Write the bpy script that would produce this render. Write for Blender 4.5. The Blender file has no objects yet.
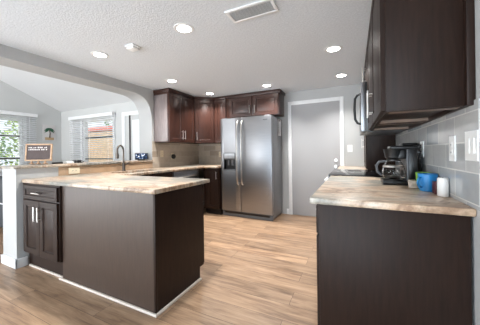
import bpy, bmesh, math, random
from mathutils import Vector, Matrix
random.seed(7)
C = bpy.context.scene.collection
S = bpy.context.scene
PI = math.pi

# ------------------------------------------------------------------ camera, world, sun, fill lights, exposure
f_px, yaw, roll, cy, H = 236.442, 0.45027, -0.012412, 152.262, 1.16974
F = Vector((-math.sin(yaw), math.cos(yaw), 0))
R0 = Vector((math.cos(yaw), math.sin(yaw), 0))
U0 = R0.cross(F)
Rv = R0*math.cos(roll) + U0*math.sin(roll)
Uv = -R0*math.sin(roll) + U0*math.cos(roll)
cam_d = bpy.data.cameras.new('camera')
cam = bpy.data.objects.new('camera', cam_d); C.objects.link(cam)
cam.matrix_world = Matrix(((Rv.x, Uv.x, -F.x, 0), (Rv.y, Uv.y, -F.y, 0), (Rv.z, Uv.z, -F.z, H), (0, 0, 0, 1)))
cam_d.sensor_width = 36; cam_d.lens = 36*f_px/480
cam_d.shift_y = -(162.5-cy)/480
cam_d.clip_start = 0.02
S.camera = cam

S.view_settings.view_transform = 'Standard'
S.view_settings.look = 'None'
S.view_settings.gamma = 1
S.view_settings.use_curve_mapping = False
S.view_settings.exposure = 0.98

w = bpy.data.worlds.new('sky'); S.world = w; w.use_nodes = True
bg = w.node_tree.nodes['Background']
bg.inputs[0].default_value = (0.80, 0.90, 1.0, 1); bg.inputs[1].default_value = 0.8

def area(name, loc, direction, sx, sy, power, col=(1, 1, 1), shape='RECTANGLE'):
    l = bpy.data.lights.new(name, 'AREA'); l.shape = shape; l.size = sx
    if shape in ('RECTANGLE', 'ELLIPSE'): l.size_y = sy
    l.energy = power; l.color = col
    o = bpy.data.objects.new(name, l); C.objects.link(o); o.location = loc
    o.rotation_euler = Vector(direction).to_track_quat('-Z', 'Y').to_euler()
    return o
sun = bpy.data.lights.new('sun', 'SUN'); sun.energy = 2.5; sun.angle = 0.02; sun.color = (1, .95, .86)
so = bpy.data.objects.new('sun', sun); C.objects.link(so)
so.location = (0, 0, 8); so.rotation_euler = Vector((0.25, 0.55, -0.8)).to_track_quat('-Z', 'Y').to_euler()
# added fill lights standing in for daylight behind the camera and in the sunroom
area('fill_living', (-0.9, -5.3, 1.35), (0, 1, 0.15), 4.0, 2.0, 16, (0.80, 0.91, 1.0))
area('fill_sunroom', (-5.5, -5.2, 1.5), (0.05, 1, 0.12), 3.6, 2.2, 90, (0.94, 0.97, 1.0))
# added upward fill lights just above the floor to brighten both ceilings
area('upfill_living', (-1.5, -3.0, 0.02), (0, 0.45, 1), 4.5, 3.2, 340, (0.76, 0.89, 1.0))
area('upfill_sunroom', (-5.4, -1.6, 0.02), (0.2, 0.45, 1), 3.4, 3.2, 190, (0.92, 0.96, 1.0))

# ------------------------------------------------------------------ materials
def lin(c):
    c = c/255.0
    return c/12.92 if c <= .04045 else ((c+.055)/1.055)**2.4
def rgb(r, g, b): return (lin(r), lin(g), lin(b), 1)

class M:
    def __init__(s, name, col=(.5, .5, .5, 1), rough=.5, metal=0, **kw):
        s.m = bpy.data.materials.new(name); s.m.use_nodes = True
        s.nt = s.m.node_tree; s.p = s.nt.nodes['Principled BSDF']
        s.p.inputs['Base Color'].default_value = col
        s.p.inputs['Roughness'].default_value = rough
        s.p.inputs['Metallic'].default_value = metal
        for k, v in kw.items(): s.p.inputs[k.replace('_', ' ')].default_value = v
    def n(s, t, **kw):
        nd = s.nt.nodes.new(t)
        for k, v in kw.items():
            if hasattr(nd, k): setattr(nd, k, v)
            else: nd.inputs[k].default_value = v
        return nd
    def l(s, a, b): s.nt.links.new(a, b)
    def coord(s, scale=(1, 1, 1), rot=(0, 0, 0), loc=(0, 0, 0)):
        t = s.n('ShaderNodeTexCoord'); mp = s.n('ShaderNodeMapping')
        mp.inputs['Scale'].default_value = scale; mp.inputs['Rotation'].default_value = rot; mp.inputs['Location'].default_value = loc
        s.l(t.outputs['Object'], mp.inputs['Vector']); return mp.outputs['Vector']
    def noise(s, vec, scale=5, detail=4, rough=.5, dist=0):
        nd = s.n('ShaderNodeTexNoise'); nd.inputs['Scale'].default_value = scale; nd.inputs['Detail'].default_value = detail
        nd.inputs['Roughness'].default_value = rough; nd.inputs['Distortion'].default_value = dist
        s.l(vec, nd.inputs['Vector']); return nd.outputs['Fac']
    def ramp(s, fac, stops):
        r = s.n('ShaderNodeValToRGB'); e = r.color_ramp.elements
        while len(e) < len(stops): e.new(.5)
        for i, (p, c) in enumerate(stops): e[i].position = p; e[i].color = c
        s.l(fac, r.inputs['Fac']); return r.outputs['Color']
    def mix(s, a, b, fac=.5, mode='MIX'):
        nd = s.n('ShaderNodeMix'); nd.data_type = 'RGBA'; nd.blend_type = mode
        for v, i in ((a, 6), (b, 7)):
            if isinstance(v, tuple): nd.inputs[i].default_value = v
            else: s.l(v, nd.inputs[i])
        if isinstance(fac, float): nd.inputs[0].default_value = fac
        else: s.l(fac, nd.inputs[0])
        return nd.outputs[2]
    def base(s, c): s.l(c, s.p.inputs['Base Color']); return s
    def bump(s, h, strength=.3, dist=.01):
        b = s.n('ShaderNodeBump'); b.inputs['Strength'].default_value = strength; b.inputs['Distance'].default_value = dist
        s.l(h, b.inputs['Height']); s.l(b.outputs['Normal'], s.p.inputs['Normal']); return s

def simple(name, col, rough=.5, metal=0, var=.08, scale=20, **kw):
    m = M(name, col, rough, metal, **kw)
    nz = m.noise(m.coord(), scale, 3)
    d = tuple(max(0, c*(1-var)) for c in col[:3])+(1,); u = tuple(min(1, c*(1+var)) for c in col[:3])+(1,)
    m.base(m.ramp(nz, [(.3, d), (.7, u)])); return m.m

def paint(name, col, bump=.05, scale=120):
    m = M(name, col, .62); v = m.coord()
    nz = m.noise(v, scale, 3); big = m.noise(v, 1.5, 2)
    m.base(m.ramp(big, [(.3, tuple(c*.97 for c in col[:3])+(1,)), (.7, col)]))
    m.bump(nz, bump, .004); return m.m

wall_m = paint('wall_paint', rgb(182, 182, 181))
sun_wall_m = paint('sunroom_paint', rgb(200, 200, 198))
white_m = simple('white_trim', rgb(232, 232, 232), .4, var=.02)
door_m = paint('door_paint', rgb(172, 171, 172), .02)

m = M('ceiling_knockdown', rgb(206, 206, 206), .8); v = m.coord()
a = m.noise(v, 62, 4, .6); b = m.ramp(a, [(.42, (0, 0, 0, 1)), (.58, (1, 1, 1, 1))])
m.base(m.ramp(a, [(.35, rgb(212, 217, 222)), (.65, rgb(224, 229, 234))])); m.bump(b, .28, .005)
ceil_m = m.m
sun_ceil_m = paint('sunroom_ceiling', rgb(226, 226, 226), .1, 60)

# wood plank floor, planks run along X
m = M('plank_floor', rough=.36); v = m.coord()
br = m.n('ShaderNodeTexBrick'); m.l(v, br.inputs['Vector'])
br.offset = .37; br.inputs['Scale'].default_value = 1; br.inputs['Brick Width'].default_value = 1.25; br.inputs['Row Height'].default_value = .178
br.inputs['Mortar Size'].default_value = .0016; br.inputs['Mortar Smooth'].default_value = .3; br.inputs['Bias'].default_value = 0
br.inputs['Color1'].default_value = (0, 0, 0, 1); br.inputs['Color2'].default_value = (1, 1, 1, 1); br.inputs['Mortar'].default_value = (.5, .5, .5, 1)
vs = m.coord((1.0, 9, 1))
off = m.n('ShaderNodeVectorMath', operation='ADD'); m.l(vs, off.inputs[0])
sc = m.n('ShaderNodeVectorMath', operation='SCALE'); m.l(br.outputs['Color'], sc.inputs[0]); sc.inputs['Scale'].default_value = 7.0
m.l(sc.outputs[0], off.inputs[1])
g1 = m.noise(off.outputs[0], 2.2, 6, .62, .6)
g2 = m.noise(m.coord((2, 60, 1)), 3, 4, .6)
col = m.ramp(g1, [(.28, rgb(106, 83, 66)), (.42, rgb(150, 121, 96)), (.58, rgb(177, 147, 119)), (.76, rgb(196, 167, 139))])
tone = m.ramp(br.outputs['Color'], [(0, (.80, .80, .81, 1)), (1, (1.06, 1.04, 1.02, 1))])
col = m.mix(col, tone, 1.0, 'MULTIPLY')
col = m.mix(col, m.ramp(g2, [(.3, (.78, .77, .76, 1)), (.7, (1.07, 1.07, 1.07, 1))]), 1.0, 'MULTIPLY')
col = m.mix(col, rgb(80, 62, 48), br.outputs['Fac'])
m.base(col); m.bump(g2, .06, .002); floor_m = m.m

def espresso(name, c0, c1, rough, spec=.5):
    m = M(name, c0, rough); m.p.inputs['Specular IOR Level'].default_value = spec
    g = m.noise(m.coord((14, 14, 1.2)), 5, 5, .6, .3)
    m.base(m.ramp(g, [(.3, c0), (.7, c1)])); m.bump(g, .03, .002); return m.m
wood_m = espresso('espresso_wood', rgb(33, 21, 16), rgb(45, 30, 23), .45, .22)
wood_downlit_m = espresso('espresso_downlit', rgb(50, 29, 23), rgb(68, 40, 31), .32)  # espresso with the reddish cast of the downlights put into its colour
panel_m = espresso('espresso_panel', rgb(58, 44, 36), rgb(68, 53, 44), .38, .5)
m = M('taupe_side', rgb(130, 118, 116), .3); g = m.noise(m.coord((14, 14, 1.2)), 5, 5, .6, .3)
m.base(m.ramp(g, [(.3, rgb(120, 108, 106)), (.7, rgb(142, 130, 128))])); side_m = m.m  # side panel in a paler taupe than the brown carcass
toe_m = simple('toe_kick_black', rgb(26, 20, 18), .6)
shoe_m = simple('shoe_molding', rgb(214, 203, 192), .45, var=.04)
under_m = simple('cabinet_underside_birch', rgb(128, 108, 94), .45, var=.1)

def stone(name, rot, sc=2.1, an=2.6, sa=9, dk=.74):
    m = M(name, rough=.3); v = m.coord((1, 1, 1), rot)
    big = m.noise(m.coord((.8, an, 1), rot), sc, 5, .55, 1.6)
    str_ = m.noise(m.coord((1.5, sa, 1), rot), sc*1.6, 5, .6, 1.0)
    fine = m.noise(v, 70, 4, .7)
    col = m.ramp(big, [(.26, rgb(150, 140, 124)), (.36, rgb(196, 178, 158)), (.43, rgb(222, 204, 184)), (.50, rgb(214, 186, 158)), (.555, rgb(164, 134, 110)), (.59, rgb(212, 184, 156)), (.66, rgb(222, 206, 188)), (.74, rgb(160, 144, 124)), (.82, rgb(210, 196, 178))])
    col = m.mix(col, m.ramp(str_, [(.33, (.66, .65, .62, 1)), (.46, (1, 1, 1, 1)), (.7, (1.12, 1.10, 1.08, 1))]), .8, 'MULTIPLY')
    zone = m.ramp(m.noise(m.coord((1, 1.4, 1), rot, (5.3, 1.7, 0)), sc*.75, 3, .5, .8), [(.5, (0, 0, 0, 1)), (.62, (1, 1, 1, 1))])
    gg = m.ramp(str_, [(.3, rgb(96, 96, 88)), (.45, rgb(146, 144, 134)), (.55, rgb(178, 172, 160)), (.7, rgb(206, 200, 190))])
    col = m.mix(col, gg, zone)
    col = m.mix(col, m.ramp(fine, [(.3, (.74, .72, .70, 1)), (.6, (1.06, 1.06, 1.06, 1))]), .8, 'MULTIPLY')
    col = m.mix(col, (dk, dk, dk*1.01, 1), 1.0, 'MULTIPLY')
    m.base(col); return m.m
stone_m = stone('granite_tan', (0, 0, .35))
stone_r_m = stone('granite_swirl', (0, 0, .9), 2.4, 1.3, 4, .98)

def tile(name, rot, bw, rh, cols, grout, rough, loc=(0, 0, 0), msz=.003):
    m = M(name, rough=rough); v = m.coord((1, 1, 1), rot, loc)
    br = m.n('ShaderNodeTexBrick'); m.l(v, br.inputs['Vector']); br.offset = .5
    for k, x in {'Scale': 1, 'Brick Width': bw, 'Row Height': rh, 'Mortar Size': msz, 'Mortar Smooth': .1, 'Bias': 0}.items(): br.inputs[k].default_value = x
    br.inputs['Color1'].default_value = (0, 0, 0, 1); br.inputs['Color2'].default_value = (1, 1, 1, 1)
    st = [(i/(len(cols)-1), c) for i, c in enumerate(cols)]
    c = m.ramp(br.outputs['Color'], st)
    nz = m.noise(v, 14, 4)
    c = m.mix(c, m.ramp(nz, [(.3, (.9, .9, .9, 1)), (.7, (1.06, 1.06, 1.06, 1))]), .8, 'MULTIPLY')
    c = m.mix(c, grout, br.outputs['Fac']); m.base(c)
    inv = m.n('ShaderNodeMath', operation='SUBTRACT'); inv.inputs[0].default_value = 1; m.l(br.outputs['Fac'], inv.inputs[1])
    m.bump(inv.outputs[0], .5, .002); return m.m
# right wall: world (y,z) plane -> texture (x,y): rotate so y->x, z->y
def plane_rot(axis): return (PI/2, 0, 0)
tile_r_m = tile('glass_subway_tile', (0, 0, 0), .26, .1335, [rgb(140, 148, 154), rgb(178, 180, 180), rgb(196, 195, 192), rgb(164, 168, 172), rgb(188, 188, 186), rgb(172, 174, 174)], rgb(214, 213, 210), .12)
tile_l_m = tile('beige_stone_tile', (0, 0, 0), .30, .11, [rgb(146, 130, 114), rgb(190, 177, 160), rgb(178, 164, 148), rgb(198, 186, 170)], rgb(190, 180, 166), .35)
tile_w_m = tile('tan_wood_tile', (0, 0, 0), .30, .115, [rgb(160, 130, 102), rgb(192, 164, 136), rgb(176, 146, 116)], rgb(170, 146, 122), .35)
def remap(mat, order):                       # make the tile pattern lie in the wall plane: order picks which object axes feed texture x,y
    nt = mat.node_tree
    for nd in list(nt.nodes):
        if nd.type == 'MAPPING':
            src = nd.inputs['Vector'].links[0].from_socket
            sep = nt.nodes.new('ShaderNodeSeparateXYZ'); cmb = nt.nodes.new('ShaderNodeCombineXYZ')
            nt.links.new(src, sep.inputs[0])
            nt.links.new(sep.outputs[order[0]], cmb.inputs[0]); nt.links.new(sep.outputs[order[1]], cmb.inputs[1])
            nt.links.new(cmb.outputs[0], nd.inputs['Vector'])
    return mat
remap(tile_r_m, (1, 2)); tile_b_m = tile_l_m.copy(); tile_b_m.name = 'beige_stone_tile_back'
remap(tile_l_m, (1, 2)); remap(tile_b_m, (0, 2)); remap(tile_w_m, (1, 2))

def brushed(name, col, rough, sc=(1, 1, 60), var=.06):
    m = M(name, col, rough, 1.0); g = m.noise(m.coord(sc), 4, 3)
    m.base(m.ramp(g, [(.3, tuple(c*(1-var) for c in col[:3])+(1,)), (.7, tuple(min(1, c*(1+var)) for c in col[:3])+(1,))]))
    r = m.n('ShaderNodeMapRange'); r.inputs['To Min'].default_value = rough*.85; r.inputs['To Max'].default_value = rough*1.2
    m.l(g, r.inputs['Value']); m.l(r.outputs[0], m.p.inputs['Roughness']); return m.m
steel_m = brushed('stainless_steel', rgb(150, 151, 154), .36)
steel_side_m = simple('fridge_side_grey', rgb(128, 129, 132), .4, .5, var=.03)
nickel_m = brushed('brushed_nickel', rgb(222, 218, 214), .3, (30, 30, 30))
bronze_m = brushed('faucet_steel', rgb(120, 110, 102), .3, (30, 30, 30))
black_m = simple('black_plastic', rgb(24, 24, 25), .3, var=.1)
dark_m = simple('dark_recess', rgb(14, 14, 15), .5)
grey_p_m = simple('grey_plastic', rgb(92, 94, 98), .4)
white_p_m = simple('white_plastic', rgb(236, 236, 234), .35, var=.02)
cream_m = simple('cream_plastic', rgb(226, 212, 186), .4, var=.03)
glasstop_m = simple('black_glass_cooktop', rgb(10, 10, 11), .06)
ring_m = simple('burner_ring', rgb(60, 60, 62), .25)
m = M('clear_glass', (1, 1, 1, 1), .03); m.p.inputs['Transmission Weight'].default_value = 1; m.p.inputs['IOR'].default_value = 1.2; glass_m = m.m
m = M('window_glass', (1, 1, 1, 1), .0); m.p.inputs['Transmission Weight'].default_value = 1; m.p.inputs['IOR'].default_value = 1.02; pane_m = m.m
coffee_m = simple('coffee_smoke', rgb(40, 36, 34), .15)
def emit(name, col, s):
    m = M(name, col, .5); m.p.inputs['Emission Color'].default_value = col; m.p.inputs['Emission Strength'].default_value = s; return m.m
lamp_m = emit('lit_lens', (1, .97, .92, 1), 9)
blind_m = simple('white_blind', rgb(236, 236, 238), .45, var=.02)
oak_m = simple('pale_oak', rgb(188, 154, 124), .5, var=.12, scale=40)
board_m = simple('letter_board_felt', rgb(88, 76, 74), .8)
letter_m = simple('letter_white', rgb(215, 208, 204), .5, var=.02)
blue_m = simple('blue_ceramic', rgb(40, 128, 190), .3); green_m = simple('green_plastic', rgb(128, 178, 56), .4)
red_m = simple('dark_red_box', rgb(88, 34, 34), .45); packet_m = simple('cream_packet', rgb(210, 192, 176), .5, var=.25, scale=60)
candle_m = simple('white_wax', rgb(226, 222, 218), .5, var=.02)
leaf_m = simple('leaf_green', rgb(92, 140, 62), .5, var=.5, scale=3)
leaf2_m = simple('leaf_yellow_green', rgb(150, 175, 85), .5, var=.4, scale=3)
bark_m = simple('bark', rgb(96, 76, 60), .8, var=.3)
palm_m = simple('palm_green', rgb(46, 92, 66), .5, var=.3)
sand_m = simple('sand_print', rgb(178, 150, 112), .7)
canvas_m = simple('pale_canvas', rgb(205, 200, 198), .7, var=.03)
grass_m = simple('lawn', rgb(120, 140, 80), .9, var=.3, scale=8)
fence_m = simple('sandy_brick', rgb(196, 164, 136), .8, var=.25, scale=12)
terra_m = simple('terracotta', rgb(206, 96, 76), .7, var=.2)
sofa_m = simple('charcoal_fabric', rgb(62, 64, 68), .85, var=.15, scale=60)
paper_m = simple('white_paper', rgb(238, 238, 238), .6, var=.02)

# ------------------------------------------------------------------ mesh builder
class MB:
    def __init__(s): s.bm = bmesh.new()
    def _merge(s, b, mat=None):
        me = bpy.data.meshes.new('t'); b.to_mesh(me); b.free()
        if mat is not None: me.transform(mat)
        s.bm.from_mesh(me); bpy.data.meshes.remove(me); return s
    def box(s, x0, x1, y0, y1, z0, z1, bev=0, mat=None, seg=2):
        b = bmesh.new(); bmesh.ops.create_cube(b, size=1)
        for vt in b.verts:
            vt.co = Vector(((x0+x1)/2+vt.co.x*(x1-x0), (y0+y1)/2+vt.co.y*(y1-y0), (z0+z1)/2+vt.co.z*(z1-z0)))
        if bev: bmesh.ops.bevel(b, geom=b.edges[:], offset=bev, segments=seg, affect='EDGES', profile=.5)
        return s._merge(b, mat)
    def cyl(s, p0, p1, r, r2=None, seg=24, bev=0):
        p0, p1 = Vector(p0), Vector(p1); d = p1-p0
        b = bmesh.new(); bmesh.ops.create_cone(b, cap_ends=True, segments=seg, radius1=r, radius2=r if r2 is None else r2, depth=d.length)
        if bev:
            es = [e for e in b.edges if len(e.link_faces) == 2 and any(len(f.verts) > 4 for f in e.link_faces)]
            bmesh.ops.bevel(b, geom=es, offset=bev, segments=2, affect='EDGES')
        q = d.to_track_quat('Z', 'Y').to_matrix().to_4x4()
        return s._merge(b, Matrix.Translation((p0+p1)/2) @ q)
    def tube(s, pts, r, seg=12, closed=False):
        pts = [Vector(p) for p in pts]; n = len(pts); rings = []; b = s.bm
        up = None
        for i, p in enumerate(pts):
            t = (pts[(i+1) % n]-pts[i-1]) if closed else (pts[min(i+1, n-1)]-pts[max(i-1, 0)])
            t.normalize()
            if up is None: up = Vector((0, 0, 1)) if abs(t.z) < .9 else Vector((1, 0, 0))
            a = t.cross(up).normalized(); up = a.cross(t).normalized()
            rr = r[i] if isinstance(r, (list, tuple)) else r
            rings.append([b.verts.new(p+a*rr*math.cos(2*PI*k/seg)+up*rr*math.sin(2*PI*k/seg)) for k in range(seg)])
        for i in range(n if closed else n-1):
            A, B = rings[i], rings[(i+1) % n]
            for k in range(seg): b.faces.new((A[k], A[(k+1) % seg], B[(k+1) % seg], B[k]))
        if not closed: b.faces.new(rings[0][::-1]); b.faces.new(rings[-1])
        return s
    def lathe(s, c, prof, seg=32, cap=True):
        b = s.bm; c = Vector(c); rings = []
        for r, z in prof: rings.append([b.verts.new(c+Vector((r*math.cos(2*PI*k/seg), r*math.sin(2*PI*k/seg), z))) for k in range(seg)])
        for A, B in zip(rings, rings[1:]):
            for k in range(seg): b.faces.new((A[k], A[(k+1) % seg], B[(k+1) % seg], B[k]))
        if cap:
            if prof[0][0] > 1e-5: b.faces.new(rings[0][::-1])
            if prof[-1][0] > 1e-5: b.faces.new(rings[-1])
        return s
    def prism(s, poly, mapf, d0, d1):          # poly of 2D points, mapf(u,v,d) -> xyz
        b = s.bm; A = [b.verts.new(mapf(u, v, d0)) for u, v in poly]; B = [b.verts.new(mapf(u, v, d1)) for u, v in poly]
        n = len(poly)
        for i in range(n): b.faces.new((A[i], A[(i+1) % n], B[(i+1) % n], B[i]))
        f1 = b.faces.new(A[::-1]); f2 = b.faces.new(B)
        f1.normal_update(); f2.normal_update()
        bmesh.ops.triangulate(b, faces=[f1, f2], ngon_method='EAR_CLIP')
        return s
    def quad(s, *ps):
        s.bm.faces.new([s.bm.verts.new(Vector(p)) for p in ps]); return s

ROOTLOC = {}
def base_of(o):
    while o is not None:
        if o.name in ROOTLOC: return ROOTLOC[o.name]
        o = o.parent
    return Vector((0, 0, 0))
def obj(name, mb, mat, parent=None, loc=None, smooth=None):
    bm = mb.bm; bmesh.ops.remove_doubles(bm, verts=bm.verts, dist=1e-6); bmesh.ops.recalc_face_normals(bm, faces=bm.faces)
    me = bpy.data.meshes.new(name); bm.to_mesh(me); bm.free()
    off = Vector(loc) if loc is not None else base_of(parent)
    me.transform(Matrix.Translation(-off))
    o = bpy.data.objects.new(name, me); C.objects.link(o)
    me.materials.append(mat)
    if parent is not None: o.parent = parent
    elif loc is not None: o.location = off; ROOTLOC[o.name] = off
    ang = math.radians(35)
    for p in me.polygons: p.use_smooth = True
    bm2 = bmesh.new(); bm2.from_mesh(me)
    for e in bm2.edges:
        e.smooth = not (len(e.link_faces) != 2 or e.calc_face_angle(0) > ang)
    bm2.to_mesh(me); bm2.free()
    return o
def tag(o, label, cat, group=None, kind=None):
    o['label'] = label; o['category'] = cat
    if group: o['group'] = group
    if kind: o['kind'] = kind
    return o
def thing(name, loc, label, cat, group=None, rz=0):
    o = bpy.data.objects.new(name, None); C.objects.link(o); o.empty_display_size = .1
    o.location = loc; ROOTLOC[o.name] = Vector(loc) if rz == 0 else Vector((0, 0, 0)); o.rotation_euler.z = rz
    return tag(o, label, cat, group)
def struct(name, mb, mat, parent=None, label=None, cat=None):
    o = obj(name, mb, mat, parent)
    if parent is None:
        o['kind'] = 'structure'
        if label: o['label'] = label
        if cat: o['category'] = cat
    return o

# ------------------------------------------------------------------ dimensions
XL, XLo, XR = -3.15, -3.45, .469     # kitchen-side and sunroom-side faces of the arch wall; right wall
YB = 4.38; ZC = 2.275; YS = -5.5     # back wall, ceiling, south end
XS, YF = -7.6, 3.9                   # sunroom gable wall and window wall
CT, CB = .915, .88                   # counter top and underside
UZ = 1.36

# ------------------------------------------------------------------ the setting
struct('floor', MB().box(XS-.1, XR+.1, YS-.1, YB+.1, -.06, 0), floor_m, label='wood plank floor with warm tan and grey boards', cat='floor')
struct('ceiling', MB().box(XLo, XR+.1, YS-.1, YB+.1, ZC, ZC+.08), ceil_m, label='light grey knockdown textured kitchen ceiling', cat='ceiling')
struct('wall_back', MB().box(XLo, XR+.1, YB, YB+.1, 0, ZC), wall_m, label='light grey painted back wall holding the door', cat='wall')
struct('wall_right', MB().box(XR, XR+.1, YS, YB, 0, ZC), wall_m, label='light grey painted wall behind right counter', cat='wall')
struct('wall_south', MB().box(XS-.1, XR+.1, YS-.1, YS, 0, 5), wall_m, label='light grey painted wall behind the viewer', cat='wall')
# arch wall: low wall, rounded opening and beam in one
zb = 2.145
curve = [(2.40, zb+.004), (2.58, zb+.002), (2.69, 2.142), (2.78, 2.128), (2.86, 2.098), (2.92, 2.05), (2.965, 1.985), (2.995, 1.915), (3.013, 1.84), (3.02, 1.76)]
poly = [(1.19, 0), (YB, 0), (YB, ZC), (YS, ZC), (YS, zb)] + curve + [(3.021, 1.0255), (1.19, 1.0255)]
struct('wall_left', MB().prism(poly, lambda u, v, d: (d, u, v), XLo, XL), wall_m, label='grey wall with wide arched pass-through to sunroom', cat='wall')
# sunroom shell with vaulted ceiling
zr = lambda y: 2.395+(YF-y)*.44
gp = [(YS, 0), (YF, 0), (YF, 2.395), (.8, zr(.8)), (YS, 2.7)]
def gable_with_window(mb, x0, x1):
    wy0, wy1, wz0, wz1 = 1.35, 3.02, .85, 2.09
    f = lambda u, v, d: (d, u, v)
    mb.prism([(YS, 0), (wy0, 0), (wy0, zr(wy0)), (.8, zr(.8)), (YS, 2.7)], f, x0, x1)
    mb.prism([(wy1, 0), (YF, 0), (YF, zr(YF)), (wy1, zr(wy1))], f, x0, x1)
    mb.prism([(wy0, 0), (wy1, 0), (wy1, wz0), (wy0, wz0)], f, x0, x1)
    mb.prism([(wy0, wz1), (wy1, wz1), (wy1, zr(wy1)), (wy0, zr(wy0))], f, x0, x1)
    return mb
struct('wall_sunroom_left', gable_with_window(MB(), XS-.12, XS), sun_wall_m, label='pale grey gable wall of the sunroom', cat='wall')
wx0, wx1 = -6.60, -5.36
bk = MB().box(XS, wx0, YF, YF+.12, 0, 2.6).box(wx1, XLo, YF, YF+.12, 0, 2.6).box(wx0, wx1, YF, YF+.12, 0, .85).box(wx0, wx1, YF, YF+.12, 2.08, 2.6)
struct('wall_sunroom_back', bk, sun_wall_m, label='pale grey sunroom wall under the low eave', cat='wall')
sl = MB().prism([(YF+.12, zr(YF+.12)), (.8, zr(.8)), (YS, 2.7), (YS, 2.7+.1), (.8, zr(.8)+.1), (YF+.12, zr(YF+.12)+.1)], lambda u, v, d: (d, u, v), XS-.12, XLo)
struct('ceiling_sunroom', sl, sun_ceil_m, label='white sloped vaulted ceiling of the sunroom', cat='ceiling')
struct('wall_left_upper', MB().prism([(YS, ZC), (YF, ZC), (YF, zr(YF)), (.8, zr(.8)), (YS, 2.7)], lambda u, v, d: (d, u, v), XLo, XLo+.06), sun_wall_m, label='sunroom wall above the arch', cat='wall')
# baseboards
bb = MB().box(-1.15, -1.105, YB-.016, YB, 0, .1, .003)
struct('baseboard_back', bb, white_m, label='short white baseboard between fridge and door casing', cat='baseboard')
bb = MB().box(XLo-.016, XL+.018, 1.172, 1.19, 0, .095, .003).box(XL, XL+.018, 1.172, 1.275, 0, .095, .003).box(XLo-.016, XLo, 1.172, YF, 0, .095, .003)
struct('baseboard_left', bb, white_m, label='white baseboard wrapping the end of the low wall', cat='baseboard')
struct('baseboard_sunroom', MB().box(XS, XLo, YF-.016, YF, 0, .1, .003).box(XS, XS+.016, YS, YF-.016, 0, .1, .003), white_m, label='white baseboard of the sunroom', cat='baseboard')
# tile
struct('trim_1', MB().box(XR-.008, XR, 1.30, 3.44, CT+.001, UZ+.02), tile_r_m, label='blue grey glass subway tile backsplash on right wall', cat='backsplash')
struct('trim_2', MB().box(XL, XL+.008, 3.022, YB, CT, UZ+.02), tile_l_m, label='beige stone tile backsplash under left upper cabinets', cat='backsplash')
struct('trim_3', MB().box(XL+.008, -2.2, YB-.008, YB, CT, UZ+.02), tile_b_m, label='beige stone tile backsplash left of the fridge', cat='backsplash')
struct('trim_4', MB().box(XL, XL+.008, 1.58, 3.022, CT, 1.025), tile_w_m, label='tan tile strip under the raised bar ledge', cat='backsplash')

# back door (structure)
dx0, dx1 = -1.045, -.215
d = obj('door_1', MB().box(dx0, dx1, YB-.012, YB-.001, .008, 2.03, .002), door_m); d['kind'] = 'structure'; d['label'] = 'flat light grey door with white casing beside the fridge'; d['category'] = 'door'
cs = MB().box(dx0-.062, dx0, YB-.024, YB, 0, 2.095, .004).box(dx1, dx1+.062, YB-.024, YB, 0, 2.095, .004).box(dx0, dx1, YB-.024, YB, 2.03, 2.095, .004)
obj('door_casing', cs, white_m, d)
def rnd_y(x, z, y, prof): # lathe along -y
    mb = MB(); mb.lathe((0, 0, 0), prof, 20); mb.bm.transform(Matrix.Translation((x, y, z)) @ Matrix.Rotation(PI/2, 4, 'X')); return mb
obj('door_knob', rnd_y(-.285, .90, YB-.012, [(.033, 0), (.033, .006), (.012, .01), (.012, .03), (.026, .036), (.029, .05), (.02, .062), (0, .064)]), nickel_m, d)
obj('deadbolt', rnd_y(-.285, 1.012, YB-.012, [(.03, 0), (.03, .012), (.024, .018), (0, .018)]), nickel_m, d)

# ------------------------------------------------------------------ windows of the sunroom
def window(name, label, mapf, u0, u1, z0, z1, depth, rails):
    # mapf(u, z, d): d>0 into the room
    B = lambda mb, a, b, c, e, d0, d1: mb.prism([(a, c), (b, c), (b, e), (a, e)], mapf, d0, d1)
    fr = MB()
    B(fr, u0, u0+.05, z0, z1, -depth, -.02); B(fr, u1-.05, u1, z0, z1, -depth, -.02); B(fr, u0+.05, u1-.05, z0, z0+.05, -depth, -.02); B(fr, u0+.05, u1-.05, z1-.05, z1, -depth, -.02)
    o = obj(name, fr, white_m); o['kind'] = 'structure'; o['label'] = label; o['category'] = 'window'
    rm = MB()
    for z in rails: B(rm, u0+.05, u1-.05, z-.018, z+.018, -depth+.02, -.04)
    obj('sash_rail', rm, dark_bronze_m, o)
    gl = MB(); B(gl, u0+.05, u1-.05, z0+.05, z1-.05, -depth+.03, -depth+.034); obj('pane', gl, pane_m, o)
    tr = MB(); t = .07
    B(tr, u0-t, u0, z0-t, z1+t, 0, .018); B(tr, u1, u1+t, z0-t, z1+t, 0, .018); B(tr, u0, u1, z1, z1+t, 0, .018); B(tr, u0-t-.02, u1+t+.02, z0-.03, z0, .018, .06); B(tr, u0, u1, z0-t, z0, 0, .018)
    obj('window_casing', tr, white_m, o)
dark_bronze_m = simple('dark_sash', rgb(44, 40, 40), .5)
mapB = lambda u, z, d: (u, YF-d, z)
mapG = lambda u, z, d: (XS+d, u, z)
window('window_1', 'sunroom window at far left with green shrubs outside', mapG, 1.35, 3.02, .85, 2.09, .12, (1.64, 1.085))
window('window_2', 'sunroom window beside the corner showing brick wall outside', mapB, wx0, wx1, .85, 2.08, .12, (1.60, 1.05))
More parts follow.
